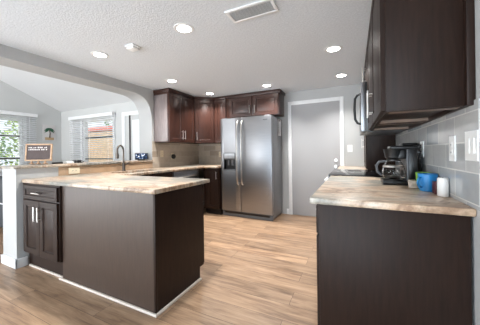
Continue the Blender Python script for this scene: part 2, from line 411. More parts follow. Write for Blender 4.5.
def blind(label, loc, mapf, u0, u1, ztop, zbot, grp):
    t = thing('window_blind', loc, label, 'blind', grp)
    B = lambda mb, a, b, c, e, d0, d1: mb.prism([(a, c), (b, c), (b, e), (a, e)], mapf, d0, d1)
    v = MB(); B(v, u0-.02, u1+.02, ztop-.085, ztop, .02, .11); obj('valance', v, white_m, t)
    s = MB(); z = ztop-.12
    while z > zbot+.03:
        s.prism([(.045, z-.008), (.045, z-.005), (.095, z+.009), (.095, z+.006)], lambda a, b, c: mapf(c, b, a), u0, u1); z -= .05
    obj('slats', s, blind_m, t)
    b = MB(); B(b, u0, u1, zbot, zbot+.025, .045, .095); obj('bottom_rail', b, blind_m, t)
    for u in (u0+.15, (u0+u1)/2, u1-.15):
        l = MB(); B(l, u-.004, u+.004, zbot, ztop-.085, .096, .098); obj('ladder_tape', l, blind_m, t)
    w = MB().cyl(mapf(u0+.12, ztop-.085, .105), mapf(u0+.12, ztop-.75, .105), .005, seg=8); obj('tilt_wand', w, white_m, t)
blind('white slatted blind on the gable wall window at far left', (XS+.07, 2.2, .8), mapG, 1.18, 3.27, 2.235, .80, 'sunroom window blinds')
blind('white slatted blind on window right of the palm picture', (-6.2, YF-.07, .8), mapB, -7.03, -5.27, 2.185, .80, 'sunroom window blinds')
# glazed door of the sunroom
d2 = obj('door_2', MB().box(-4.86, -4.10, YF-.05, YF-.004, .01, 2.06, .004), sun_wall_m); d2['kind'] = 'structure'; d2['label'] = 'white cased sunroom door seen through the arch'; d2['category'] = 'door'
obj('door_casing', MB().box(-4.96, -4.86, YF-.07, YF, 0, 2.15, .004).box(-4.10, -4.0, YF-.07, YF, 0, 2.15, .004).box(-4.86, -4.10, YF-.07, YF, 2.06, 2.15, .004), white_m, d2)
obj('door_gap', MB().box(-4.72, -4.68, YF-.062, YF-.05, .01, 2.06, .002), dark_bronze_m, d2)  # dark strip standing in for the shaded gap beside the door panel
obj('door_panel', MB().box(-4.62, -4.2, YF-.06, YF-.05, .2, 1.95, .003), white_m, d2)

# ------------------------------------------------------------------ outdoors seen through the blinds
struct('ground', MB().box(-16, 2, -8, 12, -.2, -.1), grass_m, label='lawn outside the sunroom', cat='ground')
t = thing('garden_wall', (-7, 6.6, -.1), 'sandy brick garden wall outside the sunroom window', 'garden wall')
obj('masonry', MB().box(-13, -3, 6.55, 6.75, -.1, 2.15), fence_m, t)
obj('coping', MB().box(-13, -3, 6.5, 6.8, 2.15, 2.32, .01), terra_m, t)
def shrub(loc, rad, h, mat, label, n=900):
    t = thing('shrub', loc, label, 'shrub', 'shrubs outside the sunroom')
    x, y, z = loc
    tr = MB().tube([(x, y, z), (x+.05, y, z+h*.3), (x, y+.05, z+h*.7)], [.06, .045, .02], 8)
    for k in range(5):
        a = k*1.3; tr.tube([(x, y, z+h*.25), (x+math.cos(a)*rad*.5, y+math.sin(a)*rad*.5, z+h*.6)], [.03, .012], 6)
    obj('trunk', tr, bark_m, t)
    f = MB()
    for i in range(n):
        d = Vector((random.gauss(0, 1), random.gauss(0, 1), random.gauss(0, 1))).normalized()*(random.random()**.4)
        c = Vector((x+d.x*rad, y+d.y*rad, z+h*.58+d.z*h*.45)); s = random.uniform(.05, .1)
        a = Vector((random.gauss(0, 1), random.gauss(0, 1), random.gauss(0, 1))).normalized(); b = a.orthogonal().normalized()
        f.quad(c-a*s, c+b*s*.45, c+a*s, c-b*s*.45)
    obj('foliage', f, mat, t)
shrub((-10.0, 2.8, -.1), .8, 2.3, leaf_m, 'dense green shrub close outside the far left window')
shrub((-11.2, 4.7, -.1), .9, 2.9, leaf2_m, 'tall yellow green shrub outside the far left window')
shrub((-10.4, .9, -.1), .8, 2.6, leaf2_m, 'yellow green shrub at the frame edge beyond far left window')
shrub((-8.6, 8.2, -.1), .9, 3.6, leaf2_m, 'pale green shrub rising behind the sandy garden wall')
shrub((-10.8, 8.2, -.1), .9, 3.3, leaf_m, 'darker green shrub behind the garden wall near the corner')

# ------------------------------------------------------------------ cabinets
def frame_map(o, u, n):
    o, u, n = Vector(o), Vector(u).normalized(), Vector(n).normalized()
    return lambda a, z, d: o+u*a+Vector((0, 0, z))+n*d
def door_mesh(mf, u0, u1, z0, z1, t=.02, fw=.058):
    mb = MB(); b = mb.bm
    if min(u1-u0, z1-z0) < .2: fw = .035
    rings = [(0, 0), (0, t-.002), (.002, t), (fw, t), (fw+.006, t-.009), (fw+.014, t-.009), (fw+.03, t-.004)]
    prev = None
    for off, d in rings:
        r = [b.verts.new(mf(a, z, d)) for a, z in ((u0+off, z0+off), (u1-off, z0+off), (u1-off, z1-off), (u0+off, z1-off))]
        if prev:
            for k in range(4): b.faces.new((prev[k], prev[(k+1) % 4], r[(k+1) % 4], r[k]))
        else: b.faces.new(r[::-1])
        prev = r
    b.faces.new(prev); return mb
def bar(mf, a0, z0, a1, z1, d=.02, r=.006):
    mb = MB(); A, B = mf(a0, z0, d+.03), mf(a1, z1, d+.03); mb.cyl(A, B, r, seg=12)
    for k in (.14, .86):
        a, z = a0+(a1-a0)*k, z0+(z1-z0)*k; mb.cyl(mf(a, z, d), mf(a, z, d+.03), r*.8, seg=10)
    return mb
HG = 'espresso cabinet doors'
def add_door(t, mf, u0, u1, z0, z1, mat, hside='r', hz='low', name='door', hl=.14):
    d = obj(name, door_mesh(mf, u0, u1, z0, z1), mat, t)
    if name == 'drawer':
        c = (u0+u1)/2; obj('handle', bar(mf, c-.075, (z0+z1)/2, c+.075, (z0+z1)/2), nickel_m, d)
    elif hside:
        u = u1-.032 if hside == 'r' else u0+.032
        za, zb_ = (z0+.05, z0+.05+hl) if hz == 'low' else (z1-.05-hl, z1-.05)
        obj('handle', bar(mf, u, za, u, zb_), nickel_m, d)
    return d

# peninsula end cabinet with drawer and pair of doors, facing the viewer
yf = 1.242
t = thing('base_cabinet', (-2.77, 1.24, 0), 'dark base cabinet with one drawer over two doors, at end of low wall', 'cabinet', None)
obj('carcass', MB().box(XL+.012, -2.462, yf, 1.80, .165, CB-.002, .002), wood_m, t)
obj('toe_kick', MB().box(XL+.02, -2.47, 1.285, 1.76, 0.0, .165), wood_m, t)
mf = frame_map((0, yf, 0), (1, 0, 0), (0, -1, 0))
add_door(t, mf, -3.085, -2.475, .725, .862, wood_m, name='drawer')
add_door(t, mf, -3.085, -2.783, .175, .712, wood_m, 'r', 'high')
add_door(t, mf, -2.777, -2.475, .175, .712, wood_m, 'l', 'high')
obj('shoe_molding', MB().box(-3.10, -2.47, 1.268, 1.285, 0, .02, .005), shoe_m, t)

# peninsula base
PX, PY, PY2 = -1.295, 1.262, 1.86
t = thing('peninsula_base', (-1.87, 1.55, 0), 'large plain dark brown panelled peninsula base facing the viewer', 'cabinet')
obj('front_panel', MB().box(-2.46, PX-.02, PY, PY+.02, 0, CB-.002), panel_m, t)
obj('end_panel', MB().prism([(PY, 0), (1.80, 0), (1.80, .115), (PY2, .115), (PY2, CB-.002), (PY, CB-.002)], lambda u, v, d: (d, u, v), PX-.02, PX), wood_m, t)
obj('corner_trim', MB().box(PX-.018, PX+.004, PY-.004, PY+.016, 0.02, CB-.003, .003), wood_m, t)
obj('shoe_molding', MB().box(-2.50, PX+.018, PY-.018, PY, 0, .02, .005).box(PX, PX+.018, PY, 1.80, 0, .02, .005), shoe_m, t)
obj('inner_carcass', MB().box(-2.44, PX-.022, PY+.022, PY2-.002, .115, CB-.004).box(-2.44, PX-.022, PY+.022, 1.80, 0.001, .115), wood_m, t)
mf = frame_map((0, PY2, 0), (-1, 0, 0), (0, 1, 0))
add_door(t, mf, -PX+.005, -PX+.50, .125, .70, wood_m, 'r', 'high'); add_door(t, mf, -PX+.005, -PX+.50, .712, .865, wood_m, name='drawer')
add_door(t, mf, -PX+.51, -PX+1.0, .125, .70, wood_m, 'l', 'high'); add_door(t, mf, -PX+.51, -PX+1.0, .712, .865, wood_m, name='drawer')

# continuous U worktop with a sink cut-out
SXF = -2.56; YBF = 3.73; FRX = -2.26
sx0, sx1, sy0, sy1 = -3.0, -2.66, 2.08, 2.80
t = thing('countertop', (-2.2, 1.6, CB), 'tan and brown granite worktop running from peninsula round past the sink', 'countertop')
mb = MB()
mb.box(XL+.008, PX+.03, PY-.03, 1.94, CB, CT, .006)
mb.box(XL+.008, sx0, 1.935, YB-.008, CB, CT, .004)
mb.box(sx1, SXF, 1.935, YBF, CB, CT, .006)
mb.box(sx0-.003, sx1+.003, 1.93, sy0, CB, CT-.0004, 0); mb.box(sx0-.003, sx1+.003, sy1, YBF+.02, CB, CT-.0004, 0)
mb.box(sx0-.003, FRX, YBF-.01, YB-.008, CB, CT, .006)
obj('slab', mb, stone_m, t)
t = thing('sink', ((sx0+sx1)/2, (sy0+sy1)/2, .70), 'stainless undermount sink below the tall gooseneck faucet', 'sink')
obj('basin', MB().box(sx0-.012, sx0, sy0-.012, sy1+.012, .70, CB-.001).box(sx1, sx1+.012, sy0-.012, sy1+.012, .70, CB-.001).box(sx0, sx1, sy0-.012, sy0, .70, CB-.001).box(sx0, sx1, sy1, sy1+.012, .70, CB-.001).box(sx0, sx1, sy0, sy1, .69, .70), steel_m, t)
obj('drain', MB().lathe(((sx0+sx1)/2, (sy0+sy1)/2, .70), [(.045, 0), (.045, .004), (.03, .002), (0, .001)]), nickel_m, t)
# faucet
fx, fy = -3.075, 2.40
t = thing('faucet', (fx, fy, CT), 'tall brushed steel gooseneck faucet beside the sink', 'faucet')
obj('base', MB().lathe((fx, fy, CT), [(.03, 0), (.03, .006), (.022, .03), (.02, .10), (.018, .12)]), bronze_m, t)
pts = [(fx, fy, CT+.10), (fx, fy, CT+.29)] + [(fx+.012*(1-math.cos(a)), fy-.06*(1-math.cos(a)), CT+.29+.085*math.sin(a)) for a in [PI*k/12 for k in range(1, 12)]] + [(fx+.024, fy-.12, CT+.285)]
obj('gooseneck', MB().tube(pts, .0125, 14), bronze_m, t)
obj('spray_head', MB().lathe((fx+.024, fy-.12, CT+.185), [(.012, 0), (.02, .004), (.021, .05), (.0145, .085), (.013, .105)]), bronze_m, t)
obj('lever', MB().tube([(fx, fy+.015, CT+.09), (fx+.01, fy+.05, CT+.10), (fx+.02, fy+.10, CT+.135)], [.009, .008, .006], 10), bronze_m, t)

# sink run base units, facing the kitchen
mfS = frame_map((SXF-.045, 0, 0), (0, 1, 0), (1, 0, 0))
def base_unit(label, loc, x0, x1, y0, y1, mf, doors, kickbox):
    t = thing('base_cabinet', loc, label, 'cabinet')
    obj('carcass', MB().box(x0, x1, y0, y1, .115, CB-.002), wood_m, t)
    obj('toe_kick', MB().box(*kickbox, 0, .115), toe_m, t)
    for dd in doors: add_door(t, mf, *dd[:4], wood_m, *dd[4:])
    return t
def hollow_unit(label, loc, x0, x1, y0, y1, mf, doors, kickbox):
    t = thing('base_cabinet', loc, label, 'cabinet'); k = .018
    obj('carcass', MB().box(x0, x1, y0, y0+k, .115, CB-.002).box(x0, x1, y1-k, y1, .115, CB-.002).box(x0, x1, y0+k, y1-k, .115, .133).box(x1-k, x1, y0+k, y1-k, .133, CB-.002), wood_m, t)
    obj('toe_kick', MB().box(*kickbox, 0, .115), toe_m, t)
    for dd in doors: add_door(t, mf, *dd[:4], wood_m, *dd[4:])
hollow_unit('dark sink base cabinet beneath the gooseneck faucet', (-2.85, 2.45, 0), XL+.01, SXF-.045, 1.96, 2.905, mfS,
          [(1.98, 2.43, .125, .865, 'r', 'high'), (2.44, 2.895, .125, .865, 'l', 'high')], (XL+.02, SXF-.11, 1.96, 2.905))
t = thing('dishwasher', (-2.85, 3.24, 0), 'stainless dishwasher under the sink counter near the corner', 'dishwasher')
obj('body', MB().box(XL+.02, SXF-.05, 2.915, 3.56, .10, CB-.004), grey_p_m, t)
dd = obj('door', MB().box(SXF-.05, SXF-.025, 2.92, 3.555, .115, .87, .004), steel_m, t)
obj('control_strip', MB().box(SXF-.026, SXF-.0235, 2.94, 3.535, .80, .86), grey_p_m, dd)
obj('handle', MB().tube([(SXF-.026, 2.98, .765), (SXF+.005, 2.99, .768), (SXF+.018, 3.05, .77), (SXF+.022, 3.24, .77), (SXF+.018, 3.43, .77), (SXF+.005, 3.49, .768), (SXF-.026, 3.50, .765)], .010, 12), nickel_m, dd)
obj('toe_kick', MB().box(XL+.02, SXF-.11, 2.92, 3.555, 0, .10), black_m, t)
mfB = frame_map((0, YBF+.045, 0), (1, 0, 0), (0, -1, 0))
base_unit('narrow dark base cabinet squeezed between dishwasher corner and fridge', (-2.43, 4.05, 0), -2.60, FRX-.005, YBF+.045, YB-.02, mfB,
          [(-2.53, FRX-.01, .125, .865, 'r', 'high')], (-2.60, FRX-.005, YBF+.11, YB-.02))

# upper cabinets of the corner
Yu0, Yu1 = 3.07, 3.775; UXF = XL+.33; ZT = 2.255
t = thing('upper_cabinet', (XL+.165, 3.42, UZ), 'two-door brown upper cabinet with pale side panel beside the arch', 'cabinet')
obj('carcass', MB().box(XL+.002, UXF, Yu0, Yu1, UZ, ZT-.03, .002), wood_downlit_m, t)
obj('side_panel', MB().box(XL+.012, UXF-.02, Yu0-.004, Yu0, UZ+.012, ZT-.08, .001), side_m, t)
obj('crown', MB().box(XL+.002, UXF+.028, Yu0-.008, Yu1, ZT-.04, ZT+.015, .004), wood_downlit_m, t)
mfU = frame_map((UXF, 0, 0), (0, 1, 0), (1, 0, 0))
add_door(t, mfU, Yu0+.006, (Yu0+Yu1)/2-.002, UZ+.006, ZT-.05, wood_downlit_m, 'r', 'low', hl=.16); add_door(t, mfU, (Yu0+Yu1)/2+.002, Yu1-.006, UZ+.006, ZT-.05, wood_downlit_m, 'l', 'low', hl=.16)
# diagonal corner cabinet
P0 = Vector((UXF, Yu1, 0)); P1 = Vector((XL+.63, YB-.33, 0))
t = thing('corner_cabinet', (XL+.28, YB-.28, UZ), 'single-door diagonal upper cabinet in the kitchen corner', 'cabinet')
poly = [(XL+.002, Yu1+.002), (P0.x, Yu1+.002), (P1.x-.002, P1.y), (P1.x-.002, YB-.01), (XL+.002, YB-.01)]
obj('carcass', MB().prism(poly, lambda u, v, d: (u, v, d), UZ, ZT-.03), wood_downlit_m, t)
obj('crown', MB().prism([(XL+.002, Yu1+.002), (P0.x+.03, Yu1+.002), (P1.x-.002, P1.y-.03), (P1.x-.002, YB-.01), (XL+.002, YB-.01)], lambda u, v, d: (u, v, d), ZT-.04, ZT+.015), wood_downlit_m, t)
uu = P1-P0; nn = Vector((uu.y, -uu.x, 0)); L = uu.length
mfD = frame_map(P0, uu, nn)
add_door(t, mfD, .022, L-.022, UZ+.006, ZT-.05, wood_downlit_m, 'l', 'low', hl=.16)
# narrow upper left of fridge
mfK = frame_map((0, YB-.33, 0), (1, 0, 0), (0, -1, 0))
t = thing('upper_cabinet', ((P1.x-2.246)/2, YB-.165, UZ), 'narrow one-door upper cabinet between corner cabinet and fridge', 'cabinet')
obj('carcass', MB().box(P1.x, -2.246, YB-.33, YB-.01, UZ, ZT-.03, .002), wood_downlit_m, t)
obj('crown', MB().box(P1.x, -2.246, YB-.358, YB-.01, ZT-.04, ZT+.015, .003), wood_downlit_m, t)
add_door(t, mfK, P1.x+.022, -2.25, UZ+.006, ZT-.05, wood_downlit_m, 'r', 'low', hl=.16)
# over-fridge cabinet
t = thing('upper_cabinet', (-1.685, YB-.165, 1.83), 'wide low two-door upper cabinet directly above the fridge', 'cabinet')
obj('carcass', MB().box(-2.244, -1.18, YB-.33, YB-.001, 1.83, ZT-.03, .002), wood_downlit_m, t)
obj('crown', MB().box(-2.244, -1.155, YB-.358, YB-.001, ZT-.04, ZT+.015, .003), wood_downlit_m, t)
add_door(t, mfK, -2.16, -1.70, 1.84, ZT-.05, wood_downlit_m, 'r', 'low'); add_door(t, mfK, -1.665, -1.20, 1.84, ZT-.05, wood_downlit_m, 'l', 'low')

# ------------------------------------------------------------------ fridge (built in its own frame, turned a touch)
t = thing('refrigerator', (-1.74, 3.80, 0), 'stainless side by side refrigerator with ice dispenser', 'refrigerator', rz=math.radians(-2.2))
hw = .502
obj('body', MB().box(-hw+.005, hw-.005, .075, .555, .03, 1.775, .006), steel_side_m, t)
sp = -.092
fd = MB().box(-hw, -.478+.0, .0, .07, .105, 1.79, .008)   # freezer door built around the dispenser niche
nz0, nz1, nx0, nx1 = .855, 1.04, -.435, -.20
fd = MB()
fd.box(-hw, nx0, 0, .07, .105, 1.79, .006); fd.box(nx1, sp-.004, 0, .07, .105, 1.79, .006)
fd.box(nx0-.007, nx1+.007, 0.0003, .07, .105, nz0); fd.box(nx0-.007, nx1+.007, 0.0003, .07, nz1, 1.79); fd.box(nx0, nx1, .055, .07, nz0, nz1)
d1 = obj('freezer_door', fd, steel_m, t)
d2_ = obj('fridge_door', MB().box(sp+.004, hw, 0, .07, .105, 1.79, .008), steel_m, t)
def fhandle(x):
    return MB().tube([(x, .0, .585), (x, -.035, .61), (x, -.055, .70), (x, -.062, 1.15), (x, -.055, 1.62), (x, -.035, 1.71), (x, .0, 1.735)], [.011, .012, .0135, .0135, .0135, .012, .011], 14)
obj('handle', fhandle(sp-.045), nickel_m, d1); obj('handle', fhandle(sp+.045), nickel_m, d2_)
dp = obj('dispenser', MB().box(nx0-.012, nx1+.012, -.006, .003, nz1, 1.165, .003).box(nx0-.012, nx0, -.006, .003, nz0-.02, nz1, .002).box(nx1, nx1+.012, -.006, .003, nz0-.02, nz1, .002).box(nx0-.012, nx1+.012, -.006, .003, nz0-.02, nz0, .002), grey_p_m, d1)
obj('control_panel', MB().box(nx0+.01, nx1-.01, -.0085, -.005, 1.06, 1.15, .001), simple('dispenser_panel', rgb(168, 172, 178), .3), d1)
obj('dispenser_niche', MB().box(nx0, nx1, .046, .054, nz0, nz1).box(nx0, nx0+.004, .0, .05, nz0, nz1).box(nx1-.004, nx1, .0, .05, nz0, nz1).box(nx0, nx1, .0, .05, nz1-.004, nz1).box(nx0, nx1, -.004, .05, nz0, nz0+.008), black_m, d1)
obj('paddle', MB().box(-.375, -.335, .025, .045, .93, 1.03, .004).box(-.295, -.255, .025, .045, .93, 1.03, .004), grey_p_m, d1)
gr = MB().box(-hw+.01, hw-.01, .03, .075, .0, .10, .004)
obj('toe_grille', gr, grey_p_m, t)
obj('grille_slot', MB().box(-hw+.06, hw-.06, .026, .032, .055, .085), black_m, t)
for x in (-hw+.02, hw-.13): obj('hinge_cover', MB().box(x, x+.11, .02, .16, 1.775, 1.80, .006), grey_p_m, t)
obj('badge', MB().box(.35, .43, -.0025, .001, 1.715, 1.732, .0005), grey_p_m, d2_)
# sheet of paper held on the fridge's right side
t = thing('paper_sheet', (-1.231, 4.20, 1.62), 'white paper sheet hanging on the right side of the refrigerator', 'paper')
ang = math.radians(-2.2)
sm = MB().box(.0, .003, -.075, .075, -.16, .14)
sm.bm.transform(Matrix.Translation(Vector((-1.2225, 4.20, 1.62))) @ Matrix.Rotation(ang, 4, 'Z'))
obj('sheet', sm, paper_m, t)
sm = MB().box(.003, .006, -.06, -.045, -.12, .12).box(.003, .008, -.02, .02, .10, .13, .001)
sm.bm.transform(Matrix.Translation(Vector((-1.2225, 4.20, 1.62))) @ Matrix.Rotation(ang, 4, 'Z'))
obj('clip', sm, grey_p_m, t)

# ------------------------------------------------------------------ ledge and what stands on it
LZ = 1.053
tag(obj('bar_ledge', MB().box(-3.60, XL+.032, 1.16, 3.018, 1.026, LZ-.0005, .006), stone_m, loc=(-3.35, 1.9, 1.026)), 'long raised stone bar ledge on the low wall under arch', 'ledge')
# letter board on feet
t = thing('letter_board', (-3.36, 1.47, LZ), 'wood framed letter board standing on the bar ledge', 'sign')
def brd(mb): # local: u along width, z up, turned to face the kitchen
    mb.bm.transform(Matrix.Translation((-3.36, 1.47, LZ)) @ Matrix.Rotation(math.radians(38), 4, 'Z') @ Matrix.Rotation(math.radians(-7), 4, 'X')); return mb
BW, BH, bz = .275, .205, .045
obj('frame', brd(MB().box(-BW/2, BW/2, 0, .018, bz, bz+.016, .002).box(-BW/2, BW/2, 0, .018, bz+BH-.016, bz+BH, .002).box(-BW/2, -BW/2+.016, 0, .018, bz+.016, bz+BH-.016, .002).box(BW/2-.016, BW/2, 0, .018, bz+.016, bz+BH-.016, .002)), oak_m, t)
fl = MB().box(-BW/2+.014, BW/2-.014, .006, .016, bz+.014, bz+BH-.014)
for k in range(14): fl.box(-BW/2+.016, BW/2-.016, .0045, .0065, bz+.02+k*.0122, bz+.027+k*.0122)
obj('felt', brd(fl), board_m, t)
lt = MB(); random.seed(3)
for row, (n, zz) in enumerate(((9, bz+.152), (11, bz+.128))):
    x = -.105
    for k in range(n):
        wd = random.uniform(.008, .018)
        lt.box(x, x+wd, .001, .005, zz, zz+random.uniform(.010, .016)); x += wd+random.choice((.005, .007, .016))
        if x > .095: break
obj('lettering', brd(lt), letter_m, t)
for u in (-.07, .0, .07):
    obj('foot', brd(MB().box(u-.012, u+.012, -.02, .05, .006, .02, .003).box(u-.01, u+.01, .004, .016, .02, bz, .002)), oak_m, t)
# small things on the ledge right of the board
tag(obj('remote_control', MB().box(-3.37, -3.33, 1.615, 1.725, LZ, LZ+.022, .005), black_m, loc=(-3.35, 1.67, LZ)), 'black remote lying on bar ledge next to the letter board', 'remote')
tag(obj('napkin_stack', MB().box(-3.40, -3.29, 1.745, 1.835, LZ, LZ+.022, .004).box(-3.395, -3.295, 1.75, 1.83, LZ+.022, LZ+.03, .003), white_p_m, loc=(-3.35, 1.79, LZ)), 'low white stack on bar ledge between two black objects', 'napkins')
t = thing('sunglasses', (-3.34, 1.92, LZ), 'black folded eyeglasses on bar ledge beyond the white stack', 'glasses')
for y in (1.86, 1.92): obj('lens', MB().box(-3.38, -3.368, y, y+.052, LZ, LZ+.038, .005), black_m, t)
obj('bridge', MB().box(-3.378, -3.370, 1.911, 1.921, LZ+.024, LZ+.030, .002), black_m, t)
obj('temple_arm', MB().tube([(-3.37, 1.862, LZ+.030), (-3.31, 1.87, LZ+.02), (-3.27, 1.93, LZ+.008)], .004, 8), black_m, t)
obj('temple_arm', MB().tube([(-3.37, 1.97, LZ+.030), (-3.30, 1.965, LZ+.016), (-3.255, 1.90, LZ+.006)], .004, 8), black_m, t)
# smart display
t = thing('smart_display', (-3.28, 2.91, LZ), 'small black screen glowing blue at far end of bar ledge', 'screen')
def sd(mb):
    mb.bm.transform(Matrix.Translation((-3.255, 2.89, LZ)) @ Matrix.Rotation(math.radians(50), 4, 'Z') @ Matrix.Rotation(math.radians(-10), 4, 'X')); return mb
obj('housing', sd(MB().box(-.105, .105, 0, .014, .012, .128, .005).box(-.06, .06, .012, .08, .010, .07, .008)), black_m, t)
m = M('display_picture', rough=.1); nz = m.noise(m.coord((26, 26, 30)), 1, 2)
cc = m.ramp(nz, [(.44, rgb(20, 30, 48)), (.54, rgb(70, 96, 135)), (.66, rgb(215, 222, 232))]); m.base(cc); m.l(cc, m.p.inputs['Emission Color']); m.p.inputs['Emission Strength'].default_value = .25
obj('screen', sd(MB().box(-.093, .093, -.0015, .0005, .026, .116)), m.m, t)

# ------------------------------------------------------------------ wall plates
def outlet(mf, label, wdt, hgt, mat, loc, gang=1, kind='socket', horiz=False, face=None):
    t = thing('wall_outlet' if kind == 'socket' else 'light_switch', loc, label, 'outlet' if kind == 'socket' else 'switch')
    B = lambda a, b, c, e, d0, d1: MB().prism([(a, c), (b, c), (b, e), (a, e)], mf, d0, d1)
    obj('cover_plate', B(-wdt/2, wdt/2, -hgt/2, hgt/2, 0, .006), mat, t)
    for g in range(gang):
        c = (g-(gang-1)/2)*.046
        if kind == 'socket':
            for s in (-.02, .02):
                a, z = (c+s, 0) if horiz else (c, s)
                fc = obj('socket', B(a-.013, a+.013, z-.014, z+.014, .006, .0085), face or mat, t)
                obj('slot', MB().prism([(a-.007, z-.005), (a-.004, z-.005), (a-.004, z+.005), (a-.007, z+.005)], mf, .0085, .0092).prism([(a+.004, z-.005), (a+.007, z-.005), (a+.007, z+.005), (a+.004, z+.005)], mf, .0085, .0092), dark_m, fc)
        else: obj('rocker', B(c-.016, c+.016, -.033, .033, .006, .010), mat, t)
    return t
outlet(frame_map((XL+.008, 1.75, .968), (0, 1, 0), (1, 0, 0)), 'cream horizontal outlet on strip under the bar ledge', .125, .075, cream_m, (XL, 1.75, .968), horiz=True)
outlet(frame_map((XL+.008, 3.24, 1.16), (0, 1, 0), (1, 0, 0)), 'cream outlet on beige tile right of the small screen', .075, .12, cream_m, (XL, 3.24, 1.16))
outlet(frame_map((XL+.008, 3.52, 1.11), (0, 1, 0), (1, 0, 0)), 'outlet with a round black plug-in on beige tile', .075, .12, cream_m, (XL, 3.52, 1.11))
mb = MB(); mb.lathe((0, 0, 0), [(.045, 0), (.045, .03), (.035, .042), (0, .044)], 20); mb.bm.transform(Matrix.Translation((XL+.018, 3.52, 1.105)) @ Matrix.Rotation(PI/2, 4, 'Y'))
tag(obj('night_light', mb, black_m, loc=(XL+.03, 3.52, 1.105)), 'round black plug-in on beige tile below upper cabinet', 'night light')
outlet(frame_map((-2.58, YB-.008, 1.13), (1, 0, 0), (0, -1, 0)), 'cream outlet on back wall tile just left of fridge', .075, .12, cream_m, (-2.58, YB, 1.13))
outlet(frame_map((-.064, YB, 1.21), (1, 0, 0), (0, -1, 0)), 'white light switch on grey wall right of the door', .075, .12, white_p_m, (-.064, YB, 1.21), kind='switch')
mfR = lambda y, z: frame_map((XR-.008, y, z), (0, -1, 0), (-1, 0, 0))
outlet(mfR(1.585, 1.175), 'slim white outlet plate on blue grey tile above the candle', .075, .13, white_p_m, (XR, 1.585, 1.175))
outlet(mfR(1.36, 1.185), 'wide white double switch plate nearest the viewer on right tile', .12, .13, white_p_m, (XR, 1.36, 1.185), 2, 'switch')
outlet(mfR(2.19, 1.175), 'white outlet behind the coffee maker with black plugs', .075, .12, white_p_m, (XR, 2.19, 1.175))
pg = MB().box(XR-.045, XR-.017, 2.175, 2.205, 1.185, 1.208, .004).box(XR-.045, XR-.017, 2.175, 2.205, 1.142, 1.165, .004)
pg.tube([(XR-.03, 2.19, 1.146), (XR-.022, 2.19, 1.08), (XR-.016, 2.19, .99), (XR-.018, 2.19, .925)], .004, 8)
tag(obj('power_plug', pg, black_m, loc=(XR-.03, 2.19, 1.15)), 'black power plugs and cord in the outlet behind coffee maker', 'plug')

# ------------------------------------------------------------------ right counter run
RXF = -.226; RY0, RY1 = 1.345, 2.615
tag(obj('countertop', MB().box(RXF, XR-.001, RY0, RY1, CB, CT, .006), stone_r_m, loc=(.12, 1.98, CB)), 'swirled tan and grey granite worktop carrying the coffee maker', 'countertop')
t = thing('base_cabinet', (.12, 1.98, 0), 'dark brown base cabinet with plain end panel under coffee maker counter', 'cabinet')
obj('carcass', MB().box(RXF+.05, XR-.012, RY0+.045, RY1, .105, CB-.002), wood_m, t)
obj('end_panel', MB().box(RXF+.045, XR-.012, RY0+.025, RY0+.044, 0, CB-.002, .002), wood_m, t)
obj('toe_kick', MB().box(RXF+.12, XR-.012, RY0+.045, RY1, 0, .105), toe_m, t)
mfN = frame_map((RXF+.05, 0, 0), (0, 1, 0), (-1, 0, 0))
for k in range(2):
    a = RY0+.03+k*.625
    add_door(t, mfN, a, a+.615, .715, .868, wood_m, name='drawer'); add_door(t, mfN, a, a+.615, .115, .70, wood_m, 'r' if k == 0 else 'l', 'high')
# range
t = thing('range', (.12, 3.01, 0), 'slide-in range with black glass cooktop past the coffee maker', 'stove')
obj('body', MB().box(RXF+.03, XR-.012, 2.625, 3.395, .04, .905), steel_side_m, t)
ct = obj('cooktop', MB().box(RXF-.02, XR-.02, 2.622, 3.398, .905, .928, .004), glasstop_m, t)
for (x, y, r) in ((.0, 2.82, .10), (.0, 3.2, .075), (.28, 2.82, .075), (.28, 3.2, .10)):
    rg = MB(); rg.lathe((x, y, .928), [(r-.004, 0), (r-.004, .0006), (r, .0006), (r, 0)], 36, cap=False); obj('burner_ring', rg, ring_m, ct)
od = obj('oven_door', MB().box(RXF-.015, RXF+.03, 2.63, 3.39, .20, .80, .006), steel_m, t)
obj('oven_window', MB().box(RXF-.018, RXF-.014, 2.75, 3.27, .32, .62, .001), glasstop_m, od)
obj('handle', MB().cyl((RXF-.06, 2.67, .765), (RXF-.06, 3.35, .765), .012, seg=14).cyl((RXF-.06, 2.70, .765), (RXF-.01, 2.70, .765), .008, seg=10).cyl((RXF-.06, 3.32, .765), (RXF-.01, 3.32, .765), .008, seg=10), nickel_m, od)
cp = obj('control_panel', MB().box(RXF-.03, RXF+.03, 2.628, 3.392, .81, .903, .006), steel_m, t)
for k in range(5):
    y = 2.70+k*.155; obj('knob', MB().cyl((RXF-.03, y, .857), (RXF-.065, y, .857), .021, .018, 18, .003), nickel_m, cp)
obj('drawer', MB().box(RXF-.012, RXF+.03, 2.63, 3.39, .05, .19, .005), steel_m, t)
# counter and tower beyond the range
tag(obj('countertop', MB().box(RXF, XR-.008, 3.405, YB-.006, CB, CT, .006), stone_m, loc=(.12, 3.9, CB)), 'short pale granite worktop beyond the cooktop by back wall', 'countertop')
t = thing('base_cabinet', (.12, 3.9, 0), 'dark base cabinet beyond the range against back wall', 'cabinet')
obj('carcass', MB().box(RXF+.05, XR-.012, 3.41, YB-.02, .105, CB-.002), wood_m, t)
obj('toe_kick', MB().box(RXF+.12, XR-.012, 3.41, YB-.02, 0, .105), toe_m, t)
add_door(t, mfN, 3.42, 3.885, .115, .868, wood_m, 'r', 'high'); add_door(t, mfN, 3.895, 4.35, .115, .868, wood_m, 'l', 'high')
t = thing('counter_cabinet', (.31, 3.77, CT), 'dark brown cabinet standing on worktop beyond the cooktop', 'cabinet')
obj('carcass', MB().box(.155, XR-.01, 3.45, 4.10, CT, ZT-.01, .002), wood_m, t)
mfT = frame_map((.155, 0, 0), (0, 1, 0), (-1, 0, 0))
